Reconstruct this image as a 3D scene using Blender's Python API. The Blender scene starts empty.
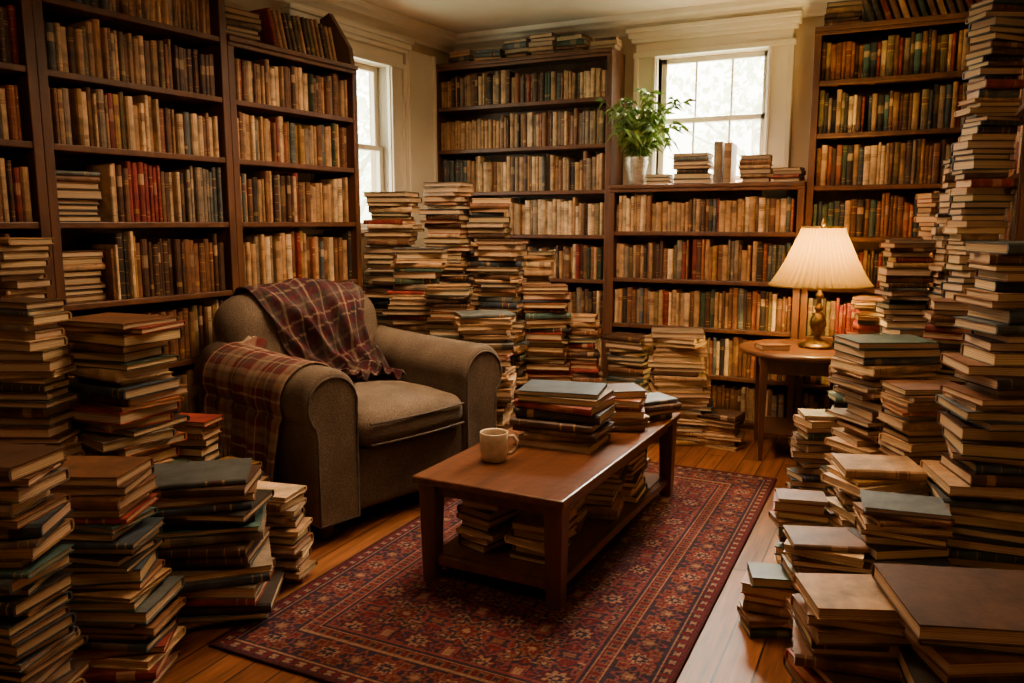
import bpy, bmesh, math, random
import numpy as np
from mathutils import Matrix, Vector, noise
from mathutils.bvhtree import BVHTree
random.seed(11); rng=np.random.RandomState(5)
PI=math.pi; R=math.radians
COL=bpy.context.scene.collection
YAW=R(26); TH=math.atan(119.5/800.0); H=1.5; SC=0.83
cy_,sy_=math.cos(YAW),math.sin(YAW)
def P(px,py,z=0.0):
    """point of the plane at height z seen at a photograph pixel (floor plan survey)"""
    u,v=px-512,py-341.5
    hf=800*math.cos(TH)-v*math.sin(TH); ve=800*math.sin(TH)+v*math.cos(TH)
    t=(H-z)/ve
    F,Rr=hf*t,u*t
    return (-sy_*F+cy_*Rr, cy_*F+sy_*Rr)
def fwd(x,y): return -sy_*x+cy_*y
def ztop(F,py):
    v=py-341.5
    return H-F*(118.2+.989*v)/(791.2-.1477*v)
def project(p):
    x,y,z=p; F=-sy_*x+cy_*y; Rr=cy_*x+sy_*y; dz=z-H
    d=F*math.cos(TH)-dz*math.sin(TH); up=dz*math.cos(TH)+F*math.sin(TH)
    if d<.05: return None
    return (512+800*Rr/d, 341.5-800*up/d)

# ---------------------------------------------------------------- materials
def newmat(name):
    m=bpy.data.materials.new(name); m.use_nodes=True
    nt=m.node_tree; b=nt.nodes['Principled BSDF']; return m,nt,b
def ramp(nt,stops):
    r=nt.nodes.new('ShaderNodeValToRGB'); e=r.color_ramp.elements
    while len(e)<len(stops): e.new(.5)
    for i,(p,c) in enumerate(stops): e[i].position=p; e[i].color=(*c,1)
    return r
def noise_mat(name,c1,c2,scale=(8,8,8),nscale=1.0,rough=.5,bump=0.0,bscale=60,metal=0.0,spec=.5,lo=.3,hi=.7):
    m,nt,b=newmat(name); L=nt.links
    tc=nt.nodes.new('ShaderNodeTexCoord'); mp=nt.nodes.new('ShaderNodeMapping'); mp.inputs['Scale'].default_value=scale
    n=nt.nodes.new('ShaderNodeTexNoise'); n.inputs['Scale'].default_value=nscale; n.inputs['Detail'].default_value=8
    r=ramp(nt,[(lo,c1),(hi,c2)])
    L.new(tc.outputs['Object'],mp.inputs['Vector']); L.new(mp.outputs[0],n.inputs['Vector']); L.new(n.outputs[0],r.inputs[0]); L.new(r.outputs[0],b.inputs['Base Color'])
    b.inputs['Roughness'].default_value=rough; b.inputs['Metallic'].default_value=metal; b.inputs['Specular IOR Level'].default_value=spec
    if bump:
        n2=nt.nodes.new('ShaderNodeTexNoise'); n2.inputs['Scale'].default_value=bscale; n2.inputs['Detail'].default_value=3
        bp=nt.nodes.new('ShaderNodeBump'); bp.inputs['Strength'].default_value=bump; bp.inputs['Distance'].default_value=.01
        L.new(tc.outputs['Object'],n2.inputs['Vector']); L.new(n2.outputs[0],bp.inputs['Height']); L.new(bp.outputs[0],b.inputs['Normal'])
    return m
M={}
M['case']=noise_mat('bookcase_wood',(.065,.024,.010),(.145,.055,.021),(3,3,.6),5,.42,.15,30)
M['table']=noise_mat('table_wood',(.055,.018,.008),(.165,.056,.021),(16,1.3,16),1.7,.28,.12,25,lo=.28,hi=.72)
M['table_leg']=noise_mat('table_leg_wood',(.06,.02,.008),(.14,.046,.017),(14,14,1.2),1.8,.35,.08,25)
M['sidetable']=noise_mat('side_table_wood',(.10,.034,.012),(.19,.068,.022),(2,14,14),2,.3,.05,20)
M['sidedark']=noise_mat('side_table_dark_wood',(.05,.018,.008),(.10,.035,.013),(8,8,2),2,.35,.05,20)
M['paint']=noise_mat('white_trim_paint',(.80,.72,.58),(.88,.80,.66),(2,2,2),2,.45,.05,40)
M['wall']=noise_mat('wall_plaster',(.50,.38,.24),(.56,.43,.28),(2,2,2),2,.8,.1,50)
M['ceil']=noise_mat('ceiling_plaster',(.62,.51,.37),(.68,.57,.42),(2,2,2),2,.85,.05,50)
def fabric():
    m,nt,b=newmat('chair_fabric'); L=nt.links
    tc=nt.nodes.new('ShaderNodeTexCoord')
    a=nt.nodes.new('ShaderNodeTexNoise'); a.inputs['Scale'].default_value=6; a.inputs['Detail'].default_value=6
    c=nt.nodes.new('ShaderNodeTexNoise'); c.inputs['Scale'].default_value=170; c.inputs['Detail'].default_value=2
    r=ramp(nt,[(.3,(.105,.078,.057)),(.7,(.175,.130,.095))]); r2=ramp(nt,[(.33,(.66,.66,.66)),(.67,(1.28,1.26,1.24))])
    mx=nt.nodes.new('ShaderNodeMixRGB'); mx.blend_type='MULTIPLY'; mx.inputs[0].default_value=1
    bp=nt.nodes.new('ShaderNodeBump'); bp.inputs['Strength'].default_value=.4; bp.inputs['Distance'].default_value=.005
    for n in (a,c): L.new(tc.outputs['Object'],n.inputs['Vector'])
    L.new(a.outputs[0],r.inputs[0]); L.new(c.outputs[0],r2.inputs[0]); L.new(r.outputs[0],mx.inputs[1]); L.new(r2.outputs[0],mx.inputs[2]); L.new(mx.outputs[0],b.inputs['Base Color'])
    L.new(c.outputs[0],bp.inputs['Height']); L.new(bp.outputs[0],b.inputs['Normal']); b.inputs['Roughness'].default_value=.95; b.inputs['Specular IOR Level'].default_value=.15
    return m
M['fabric']=fabric()
M['fabric2']=noise_mat('chair_piping',(.06,.043,.03),(.095,.07,.05),(14,14,14),3,.9,.3,140)
M['darkwood']=noise_mat('foot_wood',(.04,.018,.01),(.07,.03,.015),(5,5,5),3,.4)
M['brass']=noise_mat('aged_brass',(.10,.065,.02),(.36,.24,.075),(9,9,9),4,.35,0,60,1.0)
M['mug']=noise_mat('mug_glaze',(.46,.33,.20),(.62,.47,.31),(9,9,9),4,.3)
M['coffee']=noise_mat('tea',(.05,.02,.01),(.07,.03,.012),(9,9,9),4,.1)
M['vase']=noise_mat('pewter_vase',(.35,.30,.24),(.6,.53,.44),(9,9,25),2,.4,.1,30,.5)
M['leaf']=noise_mat('plant_leaf',(.07,.15,.022),(.22,.36,.07),(9,9,9),3,.5)
M['stem']=noise_mat('plant_stem',(.12,.18,.04),(.2,.26,.07),(9,9,9),3,.5)
M['treeleaf']=noise_mat('garden_leaf',(.62,.70,.48),(.85,.88,.7),(3,3,3),3,.8)
M['bark']=noise_mat('garden_bark',(.5,.44,.36),(.6,.54,.45),(3,3,3),3,.8)
M['fringe']=noise_mat('fringe_wool',(.28,.15,.10),(.50,.36,.24),(9,9,9),4,.9)
def floor_mat():
    m,nt,b=newmat('oak_floorboards'); L=nt.links
    tc=nt.nodes.new('ShaderNodeTexCoord'); mp=nt.nodes.new('ShaderNodeMapping'); mp.inputs['Rotation'].default_value=(0,0,R(90))
    br=nt.nodes.new('ShaderNodeTexBrick'); br.inputs['Scale'].default_value=1; br.inputs['Brick Width'].default_value=1.7; br.inputs['Row Height'].default_value=.12
    br.inputs['Mortar Size'].default_value=.004; br.inputs['Color1'].default_value=(.30,.115,.034,1); br.inputs['Color2'].default_value=(.16,.055,.017,1); br.inputs['Mortar'].default_value=(.02,.008,.004,1)
    br.offset=.37
    n=nt.nodes.new('ShaderNodeTexNoise'); n.inputs['Scale'].default_value=2; n.inputs['Detail'].default_value=9; n.inputs['Roughness'].default_value=.65
    mp2=nt.nodes.new('ShaderNodeMapping'); mp2.inputs['Scale'].default_value=(18,1.2,1)
    mx=nt.nodes.new('ShaderNodeMixRGB'); mx.blend_type='MULTIPLY'; mx.inputs[0].default_value=.95
    r=ramp(nt,[(.3,(.3,.26,.22)),(.68,(1.25,1.15,1.05))])
    L.new(tc.outputs['Object'],mp.inputs[0]); L.new(mp.outputs[0],br.inputs['Vector']); L.new(tc.outputs['Object'],mp2.inputs[0]); L.new(mp2.outputs[0],n.inputs['Vector']); L.new(n.outputs[0],r.inputs[0])
    L.new(br.outputs['Color'],mx.inputs[1]); L.new(r.outputs[0],mx.inputs[2]); L.new(mx.outputs[0],b.inputs['Base Color'])
    b.inputs['Roughness'].default_value=.45; b.inputs['Specular IOR Level'].default_value=.2
    bp=nt.nodes.new('ShaderNodeBump'); bp.inputs['Strength'].default_value=.4; bp.inputs['Distance'].default_value=.004; bp.invert=True
    L.new(br.outputs['Fac'],bp.inputs['Height']); L.new(bp.outputs[0],b.inputs['Normal'])
    return m
M['floor']=floor_mat()
def attr_mat(name,rough,nscale,lo,hi,bump=.0,bscale=200,spec=.35):
    m,nt,b=newmat(name); L=nt.links
    a=nt.nodes.new('ShaderNodeAttribute'); a.attribute_name='Col'
    tc=nt.nodes.new('ShaderNodeTexCoord'); n=nt.nodes.new('ShaderNodeTexNoise'); n.inputs['Scale'].default_value=nscale; n.inputs['Detail'].default_value=6; n.inputs['Roughness'].default_value=.65
    r=ramp(nt,[(.3,lo),(.7,hi)]); mx=nt.nodes.new('ShaderNodeMixRGB'); mx.blend_type='MULTIPLY'; mx.inputs[0].default_value=1
    L.new(tc.outputs['Object'],n.inputs['Vector']); L.new(n.outputs[0],r.inputs[0]); L.new(a.outputs['Color'],mx.inputs[1]); L.new(r.outputs[0],mx.inputs[2]); L.new(mx.outputs[0],b.inputs['Base Color'])
    b.inputs['Roughness'].default_value=rough; b.inputs['Specular IOR Level'].default_value=spec
    if bump:
        n2=nt.nodes.new('ShaderNodeTexNoise'); n2.inputs['Scale'].default_value=bscale
        bp=nt.nodes.new('ShaderNodeBump'); bp.inputs['Strength'].default_value=bump; bp.inputs['Distance'].default_value=.006
        L.new(tc.outputs['Object'],n2.inputs['Vector']); L.new(n2.outputs[0],bp.inputs['Height']); L.new(bp.outputs[0],b.inputs['Normal'])
    return m
M['cover']=attr_mat('book_cloth',.48,12,(.50,.47,.43),(1.75,1.52,1.28),.08,70)
M['rug']=attr_mat('rug_wool',1.0,2.2,(.68,.66,.64),(1.3,1.24,1.18),.5,260,.05)
M['plaid']=attr_mat('plaid_wool',1.0,6,(.8,.8,.8),(1.15,1.15,1.15),.35,260,.1)
def page_mat():
    m,nt,b=newmat('book_pages'); L=nt.links
    a=nt.nodes.new('ShaderNodeAttribute'); a.attribute_name='Col'
    z=nt.nodes.new('ShaderNodeAttribute'); z.attribute_name='pz'
    n=nt.nodes.new('ShaderNodeTexNoise'); n.noise_dimensions='1D'; n.inputs['Scale'].default_value=330; n.inputs['Detail'].default_value=3; n.inputs['Roughness'].default_value=.8
    r=ramp(nt,[(.32,(.45,.37,.28)),(.62,(1.1,1.07,1.0))]); mx=nt.nodes.new('ShaderNodeMixRGB'); mx.blend_type='MULTIPLY'; mx.inputs[0].default_value=1
    L.new(z.outputs['Fac'],n.inputs['W']); L.new(n.outputs[0],r.inputs[0]); L.new(a.outputs['Color'],mx.inputs[1]); L.new(r.outputs[0],mx.inputs[2]); L.new(mx.outputs[0],b.inputs['Base Color'])
    b.inputs['Roughness'].default_value=.85; b.inputs['Specular IOR Level'].default_value=.2
    return m
M['page']=page_mat()
def shade_mat():
    m,nt,b=newmat('pleated_shade'); L=nt.links
    b.inputs['Base Color'].default_value=(.58,.38,.10,1); b.inputs['Roughness'].default_value=.9; b.inputs['Specular IOR Level'].default_value=.1
    tr=nt.nodes.new('ShaderNodeBsdfTranslucent'); tr.inputs[0].default_value=(.26,.155,.022,1)
    mx=nt.nodes.new('ShaderNodeMixShader'); mx.inputs[0].default_value=.5
    n=nt.nodes.new('ShaderNodeTexNoise'); n.inputs['Scale'].default_value=300
    bp=nt.nodes.new('ShaderNodeBump'); bp.inputs['Strength'].default_value=.1; L.new(n.outputs[0],bp.inputs['Height']); L.new(bp.outputs[0],b.inputs['Normal'])
    o=nt.nodes['Material Output']; L.new(b.outputs[0],mx.inputs[1]); L.new(tr.outputs[0],mx.inputs[2]); L.new(mx.outputs[0],o.inputs['Surface'])
    return m
M['shade']=shade_mat()
def emis(name,c,s):
    m,nt,b=newmat(name); b.inputs['Emission Color'].default_value=(*c,1); b.inputs['Emission Strength'].default_value=s; b.inputs['Base Color'].default_value=(*c,1); return m
M['bulb']=emis('warm_bulb',(1,.65,.25),6)
def glass_mat():
    m,nt,b=newmat('window_glass'); L=nt.links
    tr=nt.nodes.new('ShaderNodeBsdfTransparent'); gl=nt.nodes.new('ShaderNodeBsdfGlossy'); gl.inputs['Roughness'].default_value=.05
    mx=nt.nodes.new('ShaderNodeMixShader'); mx.inputs[0].default_value=.04
    nn=nt.nodes.new('ShaderNodeTexNoise'); nt.links.new(nn.outputs[0],gl.inputs['Roughness'])
    o=nt.nodes['Material Output']; L.new(tr.outputs[0],mx.inputs[1]); L.new(gl.outputs[0],mx.inputs[2]); L.new(mx.outputs[0],o.inputs['Surface']); return m
M['glass']=glass_mat()

# ---------------------------------------------------------------- mesh helpers
class MB:
    def __init__(s): s.v=[]; s.f=[]
    def add(s,v,f):
        o=len(s.v); s.v+= [tuple(p) for p in v]; s.f+=[tuple(i+o for i in q) for q in f]; return s
    def box(s,x0,x1,y0,y1,z0,z1):
        return s.add([(x0,y0,z0),(x1,y0,z0),(x1,y1,z0),(x0,y1,z0),(x0,y0,z1),(x1,y0,z1),(x1,y1,z1),(x0,y1,z1)],
          [(0,3,2,1),(4,5,6,7),(0,1,5,4),(1,2,6,5),(2,3,7,6),(3,0,4,7)])
    def taper(s,cx,cy,z0,z1,w0,w1):
        v=[]
        for z,w in ((z0,w0),(z1,w1)):
            v+=[(cx-w/2,cy-w/2,z),(cx+w/2,cy-w/2,z),(cx+w/2,cy+w/2,z),(cx-w/2,cy+w/2,z)]
        return s.add(v,[(0,3,2,1),(4,5,6,7),(0,1,5,4),(1,2,6,5),(2,3,7,6),(3,0,4,7)])
    def lathe(s,prof,c=(0,0,0),n=32,mod=None,cap=True):
        v=[];f=[]
        for i,(r,z) in enumerate(prof):
            for k in range(n):
                a=2*PI*k/n; rr=r*(mod(a,i) if mod else 1); v.append((c[0]+rr*math.cos(a),c[1]+rr*math.sin(a),c[2]+z))
        for i in range(len(prof)-1):
            for k in range(n):
                k2=(k+1)%n; f.append((i*n+k,i*n+k2,(i+1)*n+k2,(i+1)*n+k))
        if cap: f.append(tuple(range(n))[::-1]); f.append(tuple((len(prof)-1)*n+k for k in range(n)))
        return s.add(v,f)
    def tube(s,pts,r,n=8,closed=False):
        v=[];f=[]; N=len(pts); pts=[Vector(p) for p in pts]
        for i,p in enumerate(pts):
            if closed: t=pts[(i+1)%N]-pts[i-1]
            else: t=pts[min(i+1,N-1)]-pts[max(i-1,0)]
            t.normalize(); up=Vector((0,0,1)) if abs(t.z)<.95 else Vector((1,0,0))
            a=t.cross(up).normalized(); b=a.cross(t)
            rr=r[i] if isinstance(r,(list,tuple)) else r
            for k in range(n):
                an=2*PI*k/n; v.append(p+a*rr*math.cos(an)+b*rr*math.sin(an))
        for i in range(N if closed else N-1):
            j=(i+1)%N
            for k in range(n):
                k2=(k+1)%n; f.append((i*n+k,i*n+k2,j*n+k2,j*n+k))
        if not closed: f.append(tuple(range(n))); f.append(tuple((N-1)*n+k for k in range(n))[::-1])
        return s.add(v,f)
    def build(s,name,mat,parent=None,smooth=False,bevel=0,seg=2):
        me=bpy.data.meshes.new(name); me.from_pydata(s.v,[],s.f); me.validate()
        bm=bmesh.new(); bm.from_mesh(me); bmesh.ops.recalc_face_normals(bm,faces=bm.faces); bm.to_mesh(me); bm.free()
        o=bpy.data.objects.new(name,me); COL.objects.link(o); me.materials.append(mat)
        if parent: o.parent=parent
        if smooth:
            me.polygons.foreach_set('use_smooth',[True]*len(me.polygons)); 
        if bevel:
            b=o.modifiers.new('bevel','BEVEL'); b.width=bevel; b.segments=seg; b.limit_method='ANGLE'; b.angle_limit=R(40)
        return o
def softbox(x0,x1,y0,y1,z0,z1,r,n=14,fn=None):
    v=[];idx={};f=[]
    c=np.array([(x0+x1)/2,(y0+y1)/2,(z0+z1)/2]); h=np.array([(x1-x0)/2,(y1-y0)/2,(z1-z0)/2])
    def vert(i,j,k):
        key=(i,j,k)
        if key not in idx:
            q=np.array([i,j,k])/n*2-1; q=np.sign(q)*np.abs(np.sin(q*PI/2)); p=q*h
            inn=np.clip(p,-(h-r),(h-r)); d=p-inn; L=np.linalg.norm(d)
            if L>1e-9: p=inn+d/L*r
            p=p+c
            if fn: p=np.array(fn(*p))
            idx[key]=len(v); v.append(tuple(p))
        return idx[key]
    for a in range(n):
        for b in range(n):
            for s in (0,n):
                f.append((vert(s,a,b),vert(s,a+1,b),vert(s,a+1,b+1),vert(s,a,b+1)))
                f.append((vert(a,s,b),vert(a+1,s,b),vert(a+1,s,b+1),vert(a,s,b+1)))
                f.append((vert(a,b,s),vert(a+1,b,s),vert(a+1,b+1,s),vert(a,b+1,s)))
    m=MB(); m.v=v; m.f=f; return m
def tag(o,label,cat,group=None,kind=None):
    o['label']=label; o['category']=cat
    if group: o['group']=group
    if kind: o['kind']=kind
    return o
def empty(name,loc,rz=0,label=None,cat=None,group=None):
    o=bpy.data.objects.new(name,None); COL.objects.link(o); o.location=loc; o.rotation_euler=(0,0,rz); o.empty_display_size=.1
    if label: tag(o,label,cat,group)
    return o
def struct(o): o['kind']='structure'; return o

# ---------------------------------------------------------------- room shell
CEIL=3.05; BW=6.2; BF=5.9
dL=Vector((math.sin(R(5)),math.cos(R(5)),0)); nL=Vector((math.cos(R(5)),-math.sin(R(5)),0))
LW0=Vector((-3.62,5.9,0)); LF0=LW0+nL*.35
struct(MB().box(-5.2,1.2,-1.2,6.5,-.08,0).build('floor',M['floor']))
struct(MB().box(-5.2,1.2,-1.2,6.5,CEIL,CEIL+.08).build('ceiling',M['ceil']))
wx0,wx1,wz0,wz1=-1.78,-.97,1.80,2.74
m=MB().box(-4.0,wx0,BW,BW+.18,0,CEIL).box(wx1,1.1,BW,BW+.18,0,CEIL).box(wx0,wx1,BW,BW+.18,0,wz0).box(wx0,wx1,BW,BW+.18,wz1,CEIL)
struct(m.build('wall_back',M['wall']))
struct(MB().box(.95,1.1,-1.1,BW,0,CEIL).build('wall_right',M['wall']))
struct(MB().box(-4.6,1.1,-1.2,-1.05,0,CEIL).build('wall_front',M['wall']))
ls0,ls1,lz0,lz1=-1.42,-.58,1.45,2.68
m=MB().box(-7.2,ls0,0,.18,0,CEIL).box(ls1,.45,0,.18,0,CEIL).box(ls0,ls1,0,.18,0,lz0).box(ls0,ls1,0,.18,lz1,CEIL)
wl=struct(m.build('wall_left',M['wall'])); wl.location=LW0; wl.rotation_euler=(0,0,R(85))
def window(name,loc,rz,x0,x1,z0,z1,header_top):
    e=empty(name,loc,rz); struct(e)
    cw=.17
    c=MB().box(x0-cw,x0,-.03,0,z0-.15,z1).box(x0-cw-.01,x0-cw+.025,-.05,0,z0-.15,z1).box(x0-.03,x0-.010,-.046,0,z0-.15,z1)
    c.box(x1,x1+cw,-.03,0,z0-.15,z1).box(x1+cw-.025,x1+cw+.01,-.05,0,z0-.15,z1).box(x1+.010,x1+.03,-.046,0,z0-.15,z1)
    c.box(x0-.02,x0,0,.14,z0,z1).box(x1,x1+.02,0,.14,z0,z1)
    c.build('window_casing',M['paint'],e,bevel=.004)
    hd=MB().box(x0-cw-.02,x1+cw+.02,-.045,0,z1,z1+.04).box(x0-cw,x1+cw,-.03,0,z1+.04,header_top-.10).box(x0-cw-.03,x1+cw+.03,-.06,0,header_top-.10,header_top-.07).box(x0-cw-.05,x1+cw+.05,-.08,0,header_top-.07,header_top-.03).box(x0-cw-.06,x1+cw+.06,-.10,0,header_top-.03,header_top)
    hd.build('window_header',M['paint'],e,bevel=.006)
    MB().box(x0-cw-.03,x1+cw+.03,-.07,.14,z0-.04,z0).build('window_sill',M['paint'],e,bevel=.008)
    zm=(z0+z1)/2
    for (za,zb,yy,nm) in ((z0,zm+.02,.05,'lower_sash'),(zm-.02,z1,.09,'upper_sash')):
        s=MB().box(x0,x0+.045,yy,yy+.035,za,zb).box(x1-.045,x1,yy,yy+.035,za,zb).box(x0,x1,yy,yy+.035,za,za+.045).box(x0,x1,yy,yy+.035,zb-.04,zb)
        w=x1-x0
        for k in (1,2): s.box(x0+w*k/3-.008,x0+w*k/3+.008,yy+.008,yy+.028,za,zb)
        so=s.build(nm,M['paint'],e,bevel=.003)
        MB().box(x0+.04,x1-.04,yy+.016,yy+.019,za+.04,zb-.035).build('window_pane',M['glass'],so)
    return e
window('window_1',(0,BW,0),0,wx0,wx1,wz0,wz1,2.95)
window('window_2',LW0,R(85),ls0,ls1,lz0,lz1,2.90)
def cornice(name,loc,rz,x0,x1):
    prof=[(0,CEIL-.13),(-.02,CEIL-.13),(-.025,CEIL-.11),(-.05,CEIL-.09),(-.09,CEIL-.07),(-.10,CEIL-.05),(-.13,CEIL-.035),(-.14,CEIL),(0,CEIL)]
    n=len(prof); v=[(x0,a,z) for a,z in prof]+[(x1,a,z) for a,z in prof]
    f=[(i,(i+1)%n,n+(i+1)%n,n+i) for i in range(n)]+[tuple(range(n)),tuple(range(n,2*n))[::-1]]
    o=struct(MB().add(v,f).build(name,M['paint'])); o.location=loc; o.rotation_euler=(0,0,rz)
cornice('trim_1',(0,BW,0),0,-3.6,.95)
cornice('trim_2',LW0,R(85),-6.9,.3)
pm=MB().box(ls1+.18,.0,-.05,0,0,2.84).box(ls1+.20,ls1+.23,-.065,0,0,2.84).box(-.05,-.02,-.065,0,0,2.84)
pr=struct(pm.build('trim_3',M['paint'],bevel=.004)); pr.location=LW0; pr.rotation_euler=(0,0,R(85))

# ---------------------------------------------------------------- book specs
ones=['','first','second','third','fourth','fifth','sixth','seventh','eighth','ninth','tenth','eleventh','twelfth','thirteenth','fourteenth','fifteenth','sixteenth','seventeenth','eighteenth','nineteenth']
tens={2:'twent',3:'thirt',4:'fort',5:'fift',6:'sixt',7:'sevent',8:'eight',9:'ninet'}
def ordn(n):
    if n<20: return ones[n]
    t,u=divmod(n,10)
    return tens[t]+('ieth' if u==0 else 'y-'+ones[u])
PAL={'brown':(.13,.062,.031),'dark brown':(.060,.032,.020),'tan':(.31,.20,.105),'cream':(.48,.365,.225),'dark red':(.17,.026,.020),'rust':(.21,.075,.032),'blue grey':(.070,.088,.10),
 'dark green':(.034,.055,.036),'dark blue':(.030,.045,.068),'teal':(.042,.09,.092),'black':(.024,.020,.018),'olive':(.12,.095,.045),'grey':(.165,.135,.105),'mustard':(.27,.16,.048)}
W1=['brown']*6+['dark brown']*5+['tan']*5+['cream']*3+['dark red']*4+['rust']*2+['dark green']*2+['dark blue']*3+['teal']*1+['black']*3+['olive']*2+['grey']*2+['mustard']*1
W2=['brown']*5+['dark brown']*6+['tan']*3+['cream']*1+['dark red']*1+['dark green']*1+['dark blue']*5+['blue grey']*4+['teal']*1+['black']*4+['olive']*1+['grey']*2
W3=['brown']*7+['dark brown']*5+['tan']*11+['cream']*6+['dark red']*1+['rust']*1+['dark green']*1+['blue grey']*2+['black']*2+['olive']*1+['grey']*3+['mustard']*1
SPECS=[]
def spec(Mx,L,W,T,cn,label,group,force=False,up=False):
    c=PAL[cn]; j=random.uniform(.8,1.25)
    SPECS.append(dict(M=Mx,L=L,W=W,T=T,cn=cn,col=tuple(min(1,q*j) for q in c),label=label,group=group,force=force,up=up,seed=random.random()))
def pile(cx,cy,z0,height,L0,name,rot=0,lean=(0,0),pal=W2,tr=(.018,.042),jit=None,rj=12,force=False,maxn=95,group=None,spine=.33,top=None,taper=.12,topk=1.0,tilt=0):
    z=z0; bs=[]
    if jit is None: jit=.07*L0
    wob=random.uniform(0,6); 
    while z<z0+height-.012 and len(bs)<maxn:
        T=min(random.uniform(*tr)*random.choice((.85,1,1,1.15)), max(.022,z0+height-z)); bs.append((z,T)); z+=T+.0006
    n=len(bs)
    for i,(z,T) in enumerate(bs):
        fr=(z-z0)/max(height,.3); k=n-i
        L=L0*random.uniform(.80,1.04)*(1-taper*fr); W=L*random.uniform(.66,.78)
        jj=jit
        if k<=3: L=L0*(1-taper*fr)*random.uniform(.96,1.0)*(topk if k==1 else 1); W=L*.74; jj=min(jit,.012)
        ox=lean[0]*fr+.014*math.sin(wob+z*4)+random.uniform(-jj,jj); oy=lean[1]*fr+.014*math.cos(wob*1.7+z*3)+random.uniform(-jj,jj)
        a=rot+R(random.uniform(-rj,rj)+8*math.sin(wob+z*3.5))+(PI if random.random()>spine else 0)
        cn=random.choice(pal)
        if k<=3 and cn in('black','dark blue'): cn='brown' if k>1 else 'blue grey'
        if k==1: cn=top or cn
        pos=('topmost in ' if k==1 else ordn(k)+' from the top of ')
        spec(Matrix.Translation((cx+ox,cy+oy,z))@Matrix.Rotation(a,4,'Z'),L,W,T,cn,f"{cn} book, {pos}{name}",group or 'books in '+name,force)
    return z
rm=Matrix(((0,0,-1,0),(0,1,0,0),(1,0,0,0),(0,0,0,1)))
def shelf_row(CM,x0,x1,z,gap,name,pal,dpth=.26,shelfname='',tmin=.017,tmax=.043,start=1):
    x=x0; k=start
    grp=f"books on the {shelfname} shelf of the {name}"
    base=random.uniform(.72,.86); runc=None
    while True:
        if random.random()<.25: base=random.uniform(.70,.92); runc=random.choice(pal) if random.random()<.35 else None
        T=random.uniform(tmin,tmax)
        if x+T>x1: break
        L=min(gap-.018,gap*(base+random.uniform(-.05,.05))); W=min(dpth-.02,L*random.uniform(.6,.74))
        yoff=random.uniform(.012,.045)
        cn=runc or random.choice(pal)
        loc=Matrix.Translation((x+T,yoff+W/2,z+L/2+.001))
        spec(CM@loc@rm,L,W,T,cn,f"{cn} book, {ordn(k)} from left, {shelfname} shelf, {name}",grp,up=True)
        x+=T+.0008; k+=1
        if random.random()<.012: x+=random.uniform(.01,.03)

# ---------------------------------------------------------------- bookcases
SH=['top','second highest','third highest','fourth highest','fifth highest','sixth highest','seventh highest','eighth highest','ninth highest']
def bookcase(loc,rz,w,h,d,zs,label,name,pal,top=True,gable=False,skip={},tm=(.017,.043)):
    e=empty('bookcase',loc,rz,label,'bookcase','wooden bookcases lining the walls')
    t=.04
    MB().box(.001,t,0,d,0,h).box(.001,t+.006,-.012,0,0,h).build('side_panel',M['case'],e,bevel=.004)
    s=MB()
    if gable:
        pts=[(0,0),(d,0),(d,h),(d,h+.30),(d*.55,h+.36),(.02,h+.12),(0,h)]
        n=len(pts); s.add([(w-t,a,b) for a,b in pts]+[(w-.001,a,b) for a,b in pts],[(i,(i+1)%n,n+(i+1)%n,n+i) for i in range(n)]+[tuple(range(n)),tuple(range(n,2*n))])
        s.box(w-t-.006,w-.001,-.012,0,0,h)
    else: s.box(w-t,w-.001,0,d,0,h).box(w-t-.006,w-.001,-.012,0,0,h)
    s.build('side_panel',M['case'],e,bevel=.004)
    MB().box(t,w-t,d-.012,d,0,h-.03).build('back_panel',M['case'],e)
    MB().box(t,w-t,.01,.03,0,zs[0]-.03).build('plinth',M['case'],e)
    for z in zs: MB().box(t,w-t,-.004,d-.012,z-.03,z).build('shelf',M['case'],e,bevel=.004)
    if top: MB().box(.002,w-.002,-.03,d,h-.03,h).box(.002,w-.002,-.018,0,h-.055,h-.03).build('top_board',M['case'],e,bevel=.006)
    CM=Matrix.Translation(loc)@Matrix.Rotation(rz,4,'Z')
    zz=list(zs)+[h]
    for i,z in enumerate(zs):
        nm=SH[len(zs)-1-i]; x0=t+.008; st=1
        if i in skip:
            lw,hh=skip[i]
            c=CM@Vector((x0+lw/2,.15,0))
            pile(c.x,c.y,z+.001,hh,lw*.95,f"pile on {nm} shelf, middle left bookcase",rot=rz,jit=.006,rj=3,tr=(.025,.042),pal=W2,maxn=8,taper=0)
            x0+=lw+.012
        shelf_row(CM,x0,w-t-.006,z,zz[i+1]-.03-z-(.025 if i==len(zs)-1 else 0),name,pal,d-.03,nm,start=st,tmin=tm[0],tmax=tm[1])
    return e,CM
zs=[.06,.365,.71,1.055,1.40,1.745,2.09,2.435]
bookcase((-3.6,BF,0),0,1.56,2.78,.29,zs,'tall dark wood bookcase in the far corner left of the plant','corner bookcase left of the plant',W3)
bookcase((-2.038,BF-.04,0),0,1.404,1.775,.33,[.06,.38,.73,1.08,1.43],'low dark wood bookcase under the back window with plant on top','low bookcase under the window',W3)
bookcase((-.63,BF,0),0,1.10,2.78,.29,zs,'tall dark wood bookcase behind the lamp right of the window','tall bookcase behind the lamp',W1)
zl=[.08,.40,.75,1.11,1.5,1.86,2.19,2.515]
def lp(s): 
    p=LF0+dL*s; return (p.x,p.y,0)
bookcase(lp(-2.389),R(85),1.065,2.53,.34,[.08,.40,.75,1.11,1.5,1.86,2.19],'dark wood bookcase with gabled end beside the left window','far bookcase of left wall',W3,gable=True,tm=(.016,.04))
bookcase(lp(-3.454),R(85),1.065,2.98,.34,zl,'tall dark wood bookcase in the middle of the left wall','middle bookcase of left wall',W3,skip={4:(.27,.24),3:(.25,.25)},tm=(.016,.038))
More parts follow.
